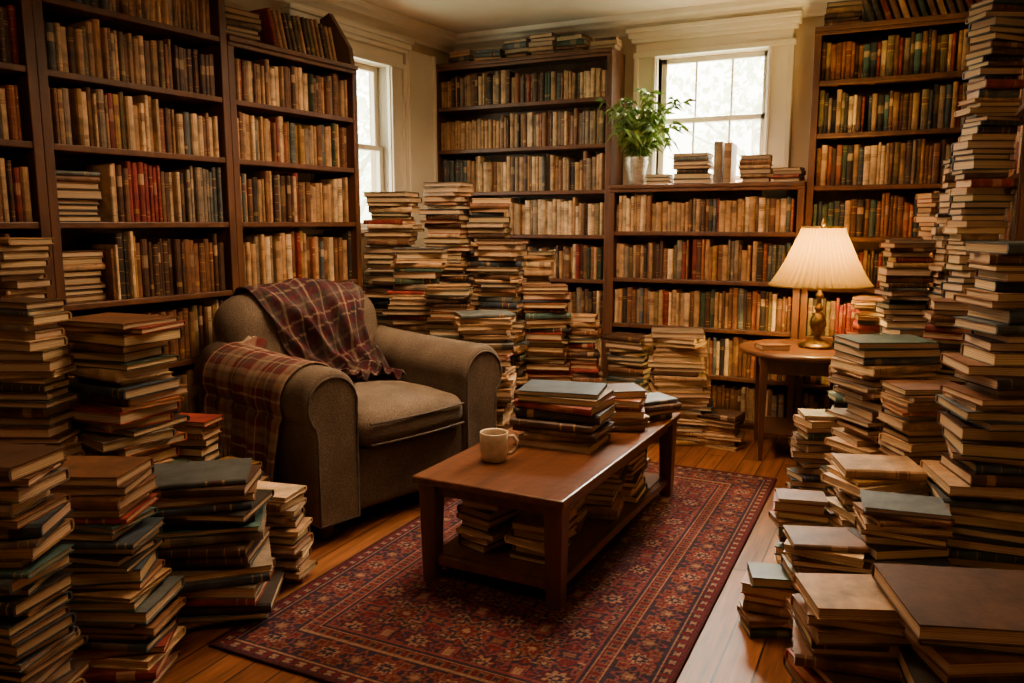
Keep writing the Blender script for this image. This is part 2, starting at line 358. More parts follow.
bookcase(lp(-4.519),R(85),1.065,2.98,.34,zl,'tall dark wood bookcase cut by the left picture edge','nearest bookcase of left wall',W1,tm=(.016,.038))
bookcase((.49,BF-.02,0),R(-90),1.25,2.78,.3,zs,'tall bookcase on the right wall behind towering stacks','bookcase on the right wall',W1)

# ---------------------------------------------------------------- floor stacks
ST=[ # px, ybase, ytop, pxw, name, opts
 (12,560,238,72,'the tall stack at the left edge',{}),
 (58,600,300,66,'the tall stack second from the left edge',{}),
 (132,585,318,104,'the big stack left of the armchair',dict(lean=(.03,0),top='brown')),
 (216,632,476,118,'the stack at the rug\'s left corner',dict(top='blue grey',spine=.5,pal=W2)),
 (125,690,474,112,'the slumping stack left of the rug corner',dict(lean=(-.08,.05),top='brown',pal=W2)),
 (25,760,455,116,'the nearest stack in the lower left',dict(top='dark brown',pal=W2)),
 (190,560,420,54,'the narrow stack beside the blanket',dict(pal=W2)),
 (238,560,462,50,'the low stack behind the armchair arm',dict(pal=W3)),
 (283,585,488,62,'the low stack below the blanket fringe',dict(pal=W3,spine=.2)),
 (392,432,192,50,'the tall stack under the left window',dict(pal=W2)),
 (408,455,248,56,'the stack just behind the armchair back',dict(lean=(.03,0))),
 (452,428,181,44,'the tallest stack in the far corner',{}),
 (489,428,197,42,'the tall stack right of the corner stack',{}),
 (503,446,240,48,'the tall stack by the armchair\'s far arm',{}),
 (452,455,285,46,'the shorter stack in the far corner cluster',{}),
 (488,470,315,60,'the stack against the armchair\'s far arm',{}),
 (540,425,250,34,'the slim stack behind the wide one',{}),
 (552,440,285,52,'the wide stack before the corner bookcase',{}),
 (577,436,315,36,'the slim stack right of the wide one',{}),
 (638,418,335,44,'the left stack below the low bookcase',{}),
 (682,446,330,56,'the wide stack below the low bookcase',dict(pal=W3)),
 (723,450,412,42,'the short stack left of the side table',dict()),
 (866,438,298,52,'the stack behind the side table',{}),
 (925,455,192,44,'the tall stack behind the lamp\'s right',{}),
 (903,482,240,46,'the stack right of the side table',{}),
 (940,490,160,46,'the tall stack before the right bookcase',{}),
 (975,515,4,46,'the tower reaching up the right wall',dict(lean=(-.03,.0),pal=W2)),
 (880,545,338,90,'the broad stack right of the lamp table',dict(top='dark green')),
 (812,512,412,50,'the short stack nearest the lamp table leg',dict(rj=16)),
 (845,508,368,52,'the stack between table leg and broad stack',dict(rj=16)),
 (858,605,462,86,'the tan topped stack in the right foreground',dict(top='tan',rj=16)),
 (806,592,495,54,'the little stack edging the floorboards',dict(top='brown',rj=18)),
 (772,640,572,58,'the lowest stack on the bare floorboards',dict(rj=22)),
 (820,650,540,84,'the messy stack low on the right',dict(rj=20,top='brown')),
 (902,655,500,88,'the stack wedged below the massive one',dict(rj=18,top='blue grey')),
 (975,640,242,118,'the massive leaning stack at the right edge',dict(lean=(.10,.0),tr=(.024,.050),pal=W2)),
 (862,750,585,132,'the stack in the bottom right foreground',dict(top='tan',rj=16)),
 (970,800,598,205,'the nearest stack in the lower right corner',dict(top='dark brown',topk=1.12,tr=(.03,.055))),
 (918,580,385,78,'the stack leaning against the massive one',{}),
 (940,545,300,66,'the stack behind the massive leaning one',{}),
]
stk=[]
for px,yb,yt,pw,nm,op in ST:
    x,y=P(px,yb); F=fwd(x,y); L=pw*F*1.07/800
    d=Vector((x,y)).normalized(); c=Vector((x,y))+d*(.36*L)
    stk.append(dict(c=c,c0=c.copy(),r=.43*L,L=L,yt=yt,nm=nm,op=op))
CH=Vector((-2.194,3.358)); CR=R(-16)
def relax():
    for it in range(80):
        for i,a in enumerate(stk):
            for b in stk[i+1:]:
                d=b['c']-a['c']; q=d.length; mn=(a['r']+b['r'])*1.0
                if q<mn and q>1e-5:
                    push=d/q*(mn-q)*.5; a['c']-=push; b['c']+=push
        for a in stk:
            c,r=a['c'],a['r']
            q=(c-LF0.to_2d()).dot(nL.to_2d())
            lim=r*1.05+.03
            s=(c-LF0.to_2d()).dot(dL.to_2d())
            if s>-1.25: lim-=.30
            if q<lim: c+=nL.to_2d()*(lim-q)
            c.y=min(c.y,BF-.07-r*1.08)
            c.x=min(c.x,(.47 if c.y>4.45 else .93)-r*1.2)
            l=Matrix.Rotation(-CR,2)@(c-CH)
            hx0,hx1,hy=-1.2-r*1.0,.0+r*1.0,.70+r*1.0
            if hx0<l.x<hx1 and abs(l.y)<hy:
                ds=[(l.x-hx0,Vector((hx0,l.y))),(hx1-l.x,Vector((hx1,l.y))),(hy-abs(l.y),Vector((l.x,math.copysign(hy,l.y))))]
                nl=min(ds,key=lambda t:t[0])[1]; a['c']=CH+Matrix.Rotation(CR,2)@nl; c=a['c']
            d=c-Vector((-.557,5.40)); mn=.36+r*.98
            if d.length<mn: a['c']=Vector((-.557,5.40))+d.normalized()*mn; c=a['c']
            a['c']+= (a['c0']-a['c'])*.03
relax()
for a in stk:
    F=fwd(*a['c']); h=min(ztop(F,a['yt']),2.98)
    op=dict(a['op']); rot=R(random.uniform(2,34)); lean=op.pop('lean',(random.uniform(-.04,.04),random.uniform(-.02,.02)))
    lean=(lean[0]*cy_-lean[1]*sy_, lean[0]*sy_+lean[1]*cy_)
    onrug=(a['c'].x>-2.14-a['r'] and a['c'].x<-.58 and a['c'].y<4.75+a['r'])
    pile(a['c'].x,a['c'].y,.0128 if onrug else .0005,h,a['L'],a['nm'],rot=rot,lean=lean,pal=op.pop('pal',random.choice([W1,W2,W2,W3])),**op)

# ---------------------------------------------------------------- coffee table
TC=Vector((-1.399,3.457)); TR=R(-1.5)
ct=empty('coffee_table',(TC.x,TC.y,.012),TR,'reddish wooden coffee table with lower shelf on the patterned rug','coffee table')
zt=.458
MB().box(-.34,.34,-.8,.8,zt-.032,zt).build('tabletop',M['table'],ct,bevel=.008,seg=3)
for sx in(-1,1):
    for s2 in(-1,1):
        MB().taper(sx*.285,s2*.735,0,zt-.032,.062,.08).build('leg',M['table_leg'],ct,bevel=.005)
    MB().box(sx*.285-.013,sx*.285+.013,-.70,.70,zt-.085,zt-.032).build('apron',M['table'],ct,bevel=.003)
    MB().box(sx*.285-.015,sx*.285+.015,-.70,.70,.070,.105).build('lower_rail',M['table'],ct,bevel=.003)
    MB().box(-.25,.25,sx*.735-.013,sx*.735+.013,zt-.085,zt-.032).build('apron',M['table'],ct,bevel=.003)
    MB().box(-.25,.25,sx*.735-.015,sx*.735+.015,.070,.105).build('lower_rail',M['table'],ct,bevel=.003)
MB().box(-.27,.27,-.72,.72,.095,.11).build('lower_shelf',M['table'],ct,bevel=.003)
zt+=.0125
def tpos(lx,ly):
    v=Matrix.Rotation(TR,2)@Vector((lx,ly)); return TC.x+v.x,TC.y+v.y
def pile_at(lx,ly,z,hs,L,name,rot,**k):
    x,y=tpos(lx,ly); pile(x,y,z,hs,L,name,rot=rot,force=True,**k)
DK=['brown','dark brown','dark blue','dark red','black','dark brown','dark brown','olive','tan','grey']
pile_at(.02,-.04,zt,.26,.405,'the large stack on the coffee table',R(14),jit=.024,rj=12,tr=(.026,.044),pal=DK,top='dark blue',taper=.06,spine=.45)
pile_at(.13,.33,zt,.21,.30,'the smaller stack on the coffee table',R(28),jit=.022,rj=18,tr=(.024,.038),spine=.3,pal=['tan','cream','dark blue','brown','rust','dark brown'],taper=.05,top='dark brown')
pile_at(.21,.60,zt,.10,.24,'the lowest stack at the table\'s far end',R(50),jit=.018,rj=18,tr=(.022,.036),spine=.3,pal=W2,taper=.0)
zs_=.123
pile_at(-.12,-.52,zs_,.22,.25,'the near left pile under the coffee table',R(80),jit=.008,rj=7,tr=(.022,.036),taper=0,pal=W3)
pile_at(.11,-.50,zs_,.17,.27,'the near right pile under the coffee table',R(86),jit=.010,rj=9,tr=(.022,.036),taper=0,top='tan',spine=.2,pal=W3)
pile_at(.0,-.20,zs_,.20,.34,'the second pile under the coffee table',R(6),jit=.012,rj=6,tr=(.022,.036),taper=0,pal=W3)
pile_at(.08,.07,zs_,.22,.35,'the third pile under the coffee table',R(4),jit=.012,rj=5,tr=(.022,.036),pal=W3,taper=0)
pile_at(.08,.33,zs_,.235,.34,'the fourth pile under the coffee table',R(-4),jit=.012,rj=6,tr=(.022,.036),pal=W3,taper=0)
pile_at(.06,.58,zs_,.22,.31,'the far pile under the coffee table',R(4),jit=.012,rj=6,tr=(.022,.036),taper=0,pal=W3)

# items on the low bookcase
zz=1.776
def onlow(x,h,L,name,tr=(.022,.04),rot=0,**k): pile(x,6.0,zz,h,L,name,rot=rot,jit=.006,rj=4,tr=tr,force=True,taper=.05,**k)
onlow(-1.68,.075,.18,'the little pile beside the plant vase')
onlow(-1.43,.21,.27,'the tall pile on the window bookcase',tr=(.026,.036),pal=W2)
onlow(-.985,.19,.22,'the pile right of the upright pair',tr=(.024,.036),pal=W1)
onlow(-.765,.095,.20,'the flat pile ending the window bookcase',pal=W3)
for x,cn,L,T,lb in ((-1.21,'grey',.29,.06,'grey book standing upright on the window bookcase, left of two'),(-1.145,'tan',.28,.05,'tan book standing upright on the window bookcase, right of two')):
    spec(Matrix.Translation((x,5.99,zz+L/2))@rm,L,.2,T,cn,lb,'upright books on the window bookcase',True)
x=-3.5
for i,(w,h,nm) in enumerate(((.22,.10,'first'),(.24,.09,'second'),(.23,.14,'third'),(.22,.17,'fourth'),(.24,.13,'fifth'),(.22,.09,'last'))):
    pile(x+w/2,6.03,2.781,h,w,f"the {nm} pile atop the corner bookcase",rot=R(random.uniform(-8,8)),jit=.008,rj=6,tr=(.022,.04),pal=W2); x+=w+.02
pile(-.48,6.03,2.781,.16,.24,'the pile atop the bookcase behind the lamp',jit=.006,rj=4,tr=(.025,.04),pal=W2)
def leaner(CM,x,z,L,W,T,ang,cn,yoff=.03):
    Rm=Matrix.Rotation(R(ang),4,'Y')
    spec(CM@Matrix.Translation((x,yoff+W/2,z))@Rm@Matrix.Translation((0,0,L/2))@rm,L,W,T,cn,'',None,up=True)
CMc=Matrix.Translation((-.63,BF,0))
for i in range(13):
    leaner(CMc,.36+i*.052,2.781+.012,.235,.17,.034,-20,random.choice(W1)); s=SPECS[-1]; s['label']=f"{s['cn']} book leaning, {ordn(i+1)} from left atop bookcase behind lamp"; s['group']='leaning books on top of the bookcase'
CMf=Matrix.Translation(lp(-2.389))@Matrix.Rotation(R(85),4,'Z')
c=CMf@Vector((.2,.15,0)); pile(c.x,c.y,2.531,.18,.26,'the pile atop the gabled bookcase',rot=R(85),jit=.01,rj=5,tr=(.025,.04),pal=['brown','dark brown','tan','grey'])
for i in range(14):
    L=.21+.03*random.random()
    leaner(CMf,.42+i*.039,2.531+.010,L,.17,.028,-14,random.choice(['brown','dark brown','tan','tan','dark red','olive'])); s=SPECS[-1]; s['label']=f"{s['cn']} book leaning, {ordn(i+1)} from left atop the gabled bookcase"; s['group']='leaning books on the gabled bookcase'
pile(-.72,5.27,.7015,.04,.19,'x',rot=R(20),tr=(.036,.037),maxn=1,force=True,top='brown'); SPECS[-1]['label']='small brown book lying beside the brass lamp on the side table'; SPECS[-1]['group']='book beside the lamp'

# ---------------------------------------------------------------- build books
def mixc(a,b,t): return tuple(p*(1-t)+q*t for p,q in zip(a,b))
def geom(s):
    L,W,T,col=s['L'],s['W'],s['T'],s['col']; rs=random.Random(s['seed'])
    t=min(.0045,T*.14); b=min(.007,T*.16); ins=.006
    hy=W/2
    outer=[(hy,0),(-hy+.006,0),(-hy-b*.3,T*.18),(-hy-b*.7,T*.5),(-hy-b*.3,T*.82),(-hy+.006,T),(hy,T)]
    inner=[(hy,t),(-hy+.009,t),(-hy+.006,T*.25),(-hy+.005,T*.5),(-hy+.006,T*.75),(-hy+.009,T-t),(hy,T-t)]
    dec=(.42,.28,.10) if sum(col)<.6 else (.14,.06,.03)
    d1=mixc(col,dec,.55); d2=mixc(col,dec,.8)
    lab=mixc(col,(.5,.38,.24) if sum(col)<.5 else (.10,.05,.03),.6)
    style=rs.randrange(9)
    if style==0: bands=[(.08,.095,d1),(.16,.175,d1),(.84,.855,d1),(.92,.935,d1)]
    elif style==1: bands=[(.62,.80,lab),(.10,.12,d1)]
    elif style==2: bands=[(.12,.13,d1),(.62,.64,d2),(.66,.76,mixc(col,(.10,.02,.02),.6)),(.78,.80,d2)]
    elif style==3: bands=[(.35,.78,mixc(col,dec,.22))]
    elif style==4: bands=[(.05,.065,d1),(.24,.25,d1),(.42,.43,d1),(.60,.61,d1),(.78,.79,d1),(.93,.945,d1)]
    elif style==5: bands=[(.0,.2,mixc(col,(0,0,0),.3)),(.5,.72,mixc(col,lab,.5))]
    elif style==6: bands=[(.70,.73,d1),(.755,.775,d1)]
    elif style==7: bands=[(.14,.22,d1)]
    else: bands=[]
    bands.sort()
    xs=[0.0]; cs=[]
    for a,b2,c in bands:
        if a>xs[-1]: xs.append(a); cs.append(col)
        xs.append(b2); cs.append(c)
    if xs[-1]<1: xs.append(1.0); cs.append(col)
    v=[];f=[];fc=[]; n=7; ns=len(xs)
    for q in xs:
        for (y,z) in outer: v.append(((q-.5)*L,y,z))
    ib=len(v)
    for q in (0,1):
        for (y,z) in inner: v.append(((q-.5)*L,y,z))
    for k in range(ns-1):
        for i in range(n-1):
            f.append((k*n+i,k*n+i+1,(k+1)*n+i+1,(k+1)*n+i)); fc.append(cs[k] if 1<=i<=4 else col)
    for i in range(n-1):
        f.append((ib+i,ib+n+i,ib+n+i+1,ib+i+1)); fc.append(col)
        f.append((i,ib+i,ib+i+1,i+1)); fc.append(col)
        o=(ns-1)*n; f.append((o+i,o+i+1,ib+n+i+1,ib+n+i)); fc.append(col)
    f.append(tuple([k*n for k in range(ns)]+[ib+n,ib])); fc.append(col)
    f.append(tuple([k*n+6 for k in range(ns)][::-1]+[ib+6,ib+n+6])); fc.append(col)
    x0,x1,y0,y1,z0,z1=-L/2+ins*.8,L/2-ins*.8,-hy+.010,hy-ins,t+.0002,T-t-.0002
    pv=[(x0,y0,z0),(x1,y0,z0),(x1,y1,z0),(x0,y1,z0),(x0,y0,z1),(x1,y0,z1),(x1,y1,z1),(x0,y1,z1)]
    pf=[(0,3,2,1),(4,5,6,7),(0,1,5,4),(1,2,6,5),(2,3,7,6),(3,0,4,7)]
    g=rs.uniform(.72,1.18); pc=(.66*g,.50*g*rs.uniform(.94,1.03),.32*g*rs.uniform(.88,1.1))
    off=rs.uniform(0,30)
    return v,f,fc,pv,pf,pc,off
def setcol(me,cols): 
    a=me.attributes.new('Col','FLOAT_COLOR','FACE'); a.data.foreach_set('color',np.array([(c[0],c[1],c[2],1) for c in cols],dtype=np.float32).ravel())
bv=[];bp=[]
unit=[(-.5,-.5,0),(.5,-.5,0),(.5,.5,0),(-.5,.5,0),(-.5,-.5,1),(.5,-.5,1),(.5,.5,1),(-.5,.5,1)]
pf6=[(0,3,2,1),(4,5,6,7),(0,1,5,4),(1,2,6,5),(2,3,7,6),(3,0,4,7)]
for s in SPECS:
    o=len(bv); c=[s['M']@Vector((a*s['L'],b*s['W'],d*s['T'])) for a,b,d in unit]; s['c8']=c; bv+=c; bp+=[tuple(i+o for i in q) for q in pf6]
nb=len(SPECS)
def obst(CMx,x0,x1,y0,y1,z0,z1):
    o=len(bv); mb=MB().box(x0,x1,y0,y1,z0,z1)
    bv.extend([CMx@Vector(p) for p in mb.v]); bp.extend([tuple(i+o for i in q) for q in mb.f])
CMch=Matrix.Translation((CH.x,CH.y,0))@Matrix.Rotation(CR,4,'Z')
obst(CMch,-1.1,0,-.62,-.36,.1,.8); obst(CMch,-1.1,0,.36,.62,.1,.8); obst(CMch,-1.1,-.85,-.5,.5,.1,1.12); obst(CMch,-1.1,0,-.5,.5,.1,.6)
obst(Matrix.Translation((TC.x,TC.y,0)),-.34,.34,-.8,.8,.42,.46)
bvh=BVHTree.FromPolygons(bv,bp)
cam=Vector((0,0,H)); rs=random.Random(3)
for i,s in enumerate(SPECS):
    area=0; c=s['c8']
    for q in pf6:
        p=[c[j] for j in q]; nrm=(p[1]-p[0]).cross(p[2]-p[1]); 
        cen=(p[0]+p[2])/2
        if nrm.dot(cam-cen)<=0: continue
        pr=[project(t) for t in p]
        if any(t is None for t in pr): continue
        A=.5*abs(sum(pr[a][0]*pr[(a+1)%4][1]-pr[(a+1)%4][0]*pr[a][1] for a in range(4)))
        vis=0; N=10
        for _ in range(N):
            a,b=rs.uniform(.06,.94),rs.uniform(.06,.94)
            t=p[0].lerp(p[1],a).lerp(p[3].lerp(p[2],a),b); pj=project(t)
            if pj is None or not(0<=pj[0]<1024 and 0<=pj[1]<683): continue
            d=t-cam; h=bvh.ray_cast(cam,d.normalized(),d.length+.01)
            if h[2]is not None and h[2]//6==i: vis+=1
        area+=A*vis/N
    s['area']=area
order=sorted(range(nb),key=lambda i:-(SPECS[i]['area']+(1e6 if SPECS[i]['force'] and SPECS[i]['area']>25 else 0)))
NIND=410
ind=set(order[:NIND])
for i in sorted(ind):
    s=SPECS[i]; v,f,fc,pv,pf,pc,off=geom(s)
    me=bpy.data.meshes.new('book'); me.from_pydata(v,[],f); setcol(me,fc); me.materials.append(M['cover'])
    o=bpy.data.objects.new('book',me); COL.objects.link(o); o.matrix_world=s['M']; tag(o,s['label'],'book',s['group'])
    m2=bpy.data.meshes.new('page_block'); m2.from_pydata(pv,[],pf); setcol(m2,[pc]*6); a=m2.attributes.new('pz','FLOAT','POINT'); a.data.foreach_set('value',[p[2]+off for p in pv]); m2.materials.append(M['page'])
    p=bpy.data.objects.new('page_block',m2); COL.objects.link(p); p.parent=o
V=[];Fs=[];C=[];MI=[];PZ=[]
for i,s in enumerate(SPECS):
    if i in ind: continue
    v,f,fc,pv,pf,pc,off=geom(s); mw=np.array(s['M'])
    for vv,ff,cc,mi in ((v,f,fc,0),(pv,pf,[pc]*6,1)):
        a=np.array(vv); o=len(V); w=a@mw[:3,:3].T+mw[:3,3]
        V+=[tuple(q) for q in w]; Fs+=[tuple(k+o for k in q) for q in ff]; C+=list(cc); MI+=[mi]*len(ff); PZ+=[p[2]+off for p in vv]
me=bpy.data.meshes.new('shelved_books'); me.from_pydata(V,[],Fs); setcol(me,C); me.polygons.foreach_set('material_index',MI)
a=me.attributes.new('pz','FLOAT','POINT'); a.data.foreach_set('value',PZ)
me.materials.append(M['cover']); me.materials.append(M['page'])
o=bpy.data.objects.new('shelved_books',me); COL.objects.link(o)
tag(o,'hundreds of smaller old books filling the shelves and the far stacks','books',None,'stuff')

# ---------------------------------------------------------------- rug
rx0,rx1,ry0,ry1=-2.14,-.585,1.92,4.75
nx,ny=346,629
w,h=rx1-rx0,ry1-ry0
X,Y=np.meshgrid(np.linspace(-w/2,w/2,nx+1),np.linspace(-h/2,h/2,ny+1))
q=.006; Xq=np.round(X/q)*q; Yq=np.round(Y/q)*q
e=np.minimum(w/2-np.abs(Xq),h/2-np.abs(Yq))
red=np.array([.090,.013,.017]);nav=np.array([.018,.018,.033]);crm=np.array([.22,.135,.085]);och=np.array([.135,.06,.034]);ros=np.array([.135,.036,.034]);brn=np.array([.042,.015,.018])
C=np.zeros(X.shape+(3,)); C[:]=red
def put(mask,c): C[mask]=c
def per(a,p): return (a/p-np.floor(a/p)-.5)*p
def ros_(u,v,Rr,cols,pet=8,msk=None,ph=0):
    r=np.hypot(u,v)*(1+.24*np.cos(pet*np.arctan2(v,u)+ph))
    for k,(fr,c) in enumerate(cols):
        mm=r<Rr*fr
        if msk is not None: mm&=msk
        put(mm,c)
FL=e>.30
Xw=Xq+.018*np.sin(Yq*7); Yw=Yq+.018*np.sin(Xq*9)
PX,PY=.27,.31
for ox in (0,PX/2):
    u=per(Xw+ox,PX); v=per(Yw+(PY/2 if ox else 0),PY)
    put(FL&(np.abs(v-.07*np.sin(2*PI*(Xw+ox)/PX))<.0065),och)
    put(FL&(np.abs(u-.06*np.sin(2*PI*(Yw+ox)/PY))<.0075),nav)
    put(FL&(np.abs(u*v)<.00035)&(np.hypot(u,v)<.11),ros)
for (ox,oy,rr,pl_) in ((0,0,.092,[(1,nav),(.86,ros),(.70,nav),(.52,red),(.38,crm),(.24,nav),(.1,crm)]),(PX/2,PY/2,.076,[(1,crm),(.90,nav),(.66,och),(.45,red),(.2,crm)])):
    ros_(per(Xw+ox,PX),per(Yw+oy,PY),rr,pl_,8,FL)
ros_(per(Xw+PX/2,PX),per(Yw,PY)*.6,.040,[(1,nav),(.75,ros),(.4,crm)],4,FL)
ros_(per(Xw,PX)*.6,per(Yw+PY/2,PY),.038,[(1,ros),(.7,nav),(.4,och)],4,FL)
for ox,oy in ((PX/4,PY/4),(-PX/4,PY/4),(PX/4,-PY/4),(-PX/4,-PY/4)):
    ros_(per(Xw+ox,PX),per(Yw+oy,PY),.026,[(1,och),(.65,nav),(.35,crm)],5,FL)
dm=np.abs(Xw/.40)**1.5+np.abs(Yw/.66)**1.5; dm=dm*(1+.06*np.cos(14*np.arctan2(Yw/.66,Xw/.40)))
C[dm<.95]=C[dm<.95]*.6+nav*.4
def band(a,b,c): put((e>=a)&(e<b),c)
put(e<.30,brn)
side=(w/2-np.abs(Xq))<(h/2-np.abs(Yq)); run=np.where(side,Yq,Xq)
band(.0,.014,brn); band(.014,.06,red); m_=(e>=.014)&(e<.06); ros_(per(run,.06),e-.037,.021,[(1,nav),(.6,crm)],4,m_); 
band(.06,.067,crm); band(.067,.076,nav); band(.076,.215,nav)
m_=(e>=.076)&(e<.215); 
put(m_&(np.abs((e-.1435)-.045*np.sin(2*PI*run/.24))<.007),och)
ros_(per(run,.24),e-.1435,.066,[(1,brn),(.9,ros),(.66,red),(.5,crm),(.34,nav),(.16,crm)],8,m_)
ros_(per(run+.12,.24),e-.1435,.050,[(1,ros),(.78,nav),(.5,och),(.25,crm)],6,m_)
for o_ in (.06,.18): ros_(per(run+o_,.24),np.abs(e-.1435)-.042,.022,[(1,och),(.6,red)],4,m_)
band(.215,.221,brn); band(.221,.228,crm); band(.228,.27,red); m_=(e>=.228)&(e<.27); ros_(per(run,.055),e-.2485,.019,[(1,och),(.6,nav)],4,m_)
band(.27,.276,crm); band(.276,.290,nav); band(.290,.30,ros)
C=C*.84+np.array([.075,.024,.026])*.16
C=C*(1+.7*(rng.rand(*X.shape)[...,None]-.5))
def grid_obj(name,Pts,Cc,mat,solid=0,off=-1,parent=None,smooth=True):
    ny_,nx_=Pts.shape[:2]; idx=np.arange(ny_*nx_).reshape(ny_,nx_)
    F=np.stack([idx[:-1,:-1],idx[:-1,1:],idx[1:,1:],idx[1:,:-1]],-1).reshape(-1,4)
    me=bpy.data.meshes.new(name); me.from_pydata(Pts.reshape(-1,3).tolist(),[],F.tolist())
    a=me.attributes.new('Col','FLOAT_COLOR','POINT'); a.data.foreach_set('color',np.concatenate([Cc.reshape(-1,3),np.ones((ny_*nx_,1))],1).astype(np.float32).ravel())
    if smooth: me.polygons.foreach_set('use_smooth',[True]*len(me.polygons))
    me.materials.append(mat); o=bpy.data.objects.new(name,me); COL.objects.link(o)
    if parent: o.parent=parent
    if solid: mo=o.modifiers.new('s','SOLIDIFY'); mo.thickness=solid; mo.offset=off
    return o
rug=grid_obj('rug',np.stack([X,Y,np.full(X.shape,.0)],-1),C,M['rug'],.011,-1)
rug.location=((rx0+rx1)/2,(ry0+ry1)/2,.0118); tag(rug,'worn burgundy floral oriental rug under the coffee table','rug')

# ---------------------------------------------------------------- armchair
ac=empty('armchair',(CH.x,CH.y,0),CR,'taupe brown upholstered armchair with rolled arms, plaid throws over it','armchair')
parts=[]
parts.append(softbox(-1.0,-.02,-.40,.40,.10,.42,.03,10).build('seat_base',M['fabric'],ac,True))
def cushf(x,y,z):
    k=max(0,1-((x+.39)/.46)**2)**.7*max(0,1-(y/.37)**2)**.7
    cr=.005*math.sin(x*26+3*math.sin(y*9))*math.exp(-(y/.25)**2)
    return (x+(.03*max(0,1-(y/.36)**2) if x>-.2 else 0),y,z+((.065*k+cr) if z>.5 else 0))
sc=softbox(-.80,.03,-.352,.352,.415,.57,.07,26,cushf).build('seat_cushion',M['fabric'],ac,True); parts.append(sc)
def fx(y): return .064-.03*(y/.30)**2*.6
MB().tube([(fx(y),y,.543) for y in np.linspace(-.31,.31,9)],.006).build('piping',M['fabric2'],sc)
MB().tube([(fx(y),y,.438) for y in np.linspace(-.31,.31,9)],.006).build('piping',M['fabric2'],sc)
AR=.150
for sg in (-1,1):
    prof=[(.355,.10),(.355,.60)]+[(.503+AR*math.cos(a),.685+AR*math.sin(a)) for a in np.linspace(R(193),R(-42),34)]+[(.603,.55),(.600,.50),(.600,.10)]
    n=len(prof); xsn=[.014,.010,-.002,-.025,-.25,-.5,-.75,-1.0]; v=[]
    for k,x in enumerate(xsn):
        s_=(.92,.955,.985,1,1,1,1,1)[k]
        for (a,b) in prof:
            bb=b+(.05*max(0,(-x-.4))*(b>.5)); v.append((x,sg*(.485+(a-.485)*s_),.45+(bb-.45)*(s_ if b>.3 else 1)))
    f=[]
    for k in range(len(xsn)-1):
        for i in range(n): f.append((k*n+i,k*n+(i+1)%n,(k+1)*n+(i+1)%n,(k+1)*n+i))
    f+=[tuple(range(n)),tuple((len(xsn)-1)*n+i for i in range(n))]
    arm=MB().add(v,f).build('arm',M['fabric'],ac,True); parts.append(arm)
    arm.data.polygons[len(f)-1].use_smooth=False; arm.data.polygons[len(f)-2].use_smooth=False
    pp=[(.016,sg*(.485+(a-.485)*.90),.45+(b-.45)*(.90 if b>.3 else 1)) for a,b in prof]
    MB().tube(pp,.007,6,True).build('piping',M['fabric2'],arm,True)
def backf(x,y,z):
    k=max(0,min(1,(z-.75)/.35))
    puff=.035*max(0,1-(y/.48)**2)*max(0,1-((z-.8)/.45)**2)*(x>-.85)
    return (x+puff-(z-.35)*.18, y*(1+.05*(z-.4)), z+k*(.085*(1-(y/.5)**2)-.02))
parts.append(softbox(-1.04,-.74,-.50,.50,.30,1.08,.14,26,backf).build('backrest',M['fabric'],ac,True))
for sx in(-.08,-.92):
    for s2 in(-.5,.5): MB().taper(sx,s2,.0,.105,.05,.07).build('foot',M['darkwood'],ac,bevel=.006)
cv=[];cp=[]
for o in parts:
    b=len(cv); cv+=[v_.co.copy() for v_ in o.data.vertices]; cp+=[tuple(i+b for i in p_.vertices) for p_ in o.data.polygons]
cb=BVHTree.FromPolygons(cv,cp)

def resample(path,n):
    p=np.array(path,float); d=np.r_[0,np.cumsum(np.linalg.norm(np.diff(p,axis=0),axis=1))]; t=np.linspace(0,d[-1],n)
    q=np.stack([np.interp(t,d,p[:,i]) for i in range(p.shape[1])],1)
    for _ in range(25): q[1:-1]=(q[:-2]+2*q[1:-1]+q[2:])/4
    return q,t
def drape(Pb,Nb,off,reach=.16):
    ny_,nx_=Pb.shape[:2]; Hh=np.full((ny_,nx_),-.03)
    for j in range(ny_):
        for i in range(nx_):
            nv=Vector(Nb[j,i]); o=Vector(Pb[j,i])+nv*reach
            hit=cb.ray_cast(o,-nv,reach+.06)
            if hit[0] is not None: Hh[j,i]=reach-hit[3]
    H0=Hh.copy()
    for _ in range(14):
        p=np.pad(Hh,1,mode='edge'); bl=(p[:-2,1:-1]+p[2:,1:-1]+p[1:-1,:-2]+p[1:-1,2:]+p[1:-1,1:-1]*2)/6
        Hh=np.maximum(bl,H0)
    for _ in range(3):
        p=np.pad(Hh,1,mode='edge'); Hh=(p[:-2,1:-1]+p[2:,1:-1]+p[1:-1,:-2]+p[1:-1,2:]+p[1:-1,1:-1]*2)/6
    return Pb+Nb*(Hh+off)[...,None]
def plaid(U,V,tone=0):
    def b(a):
        m=np.mod(a,.26)/.26; out=np.zeros(a.shape+(3,)); out[:]=(.085,.022,.030) if tone==0 else (.13,.030,.032)
        out[(m>.0)&(m<.32)]=(.075,.058,.055) if tone==0 else (.30,.20,.13); out[(m>.12)&(m<.18)]=(.19,.135,.10)
        out[(m>.46)&(m<.495)]=(.36,.27,.18) if tone==0 else (.50,.38,.25); out[(m>.62)&(m<.86)]=(.040,.026,.032) if tone==0 else (.085,.050,.042); out[(m>.72)&(m<.75)]=(.32,.23,.15); return out
    c=(b(U)+b(V+.05))/2
    tw=((np.floor(U/.006)+np.floor(V/.006))%2)[...,None]; return c*(.85+.3*tw)
NU=130; U=np.linspace(0,1,NU)
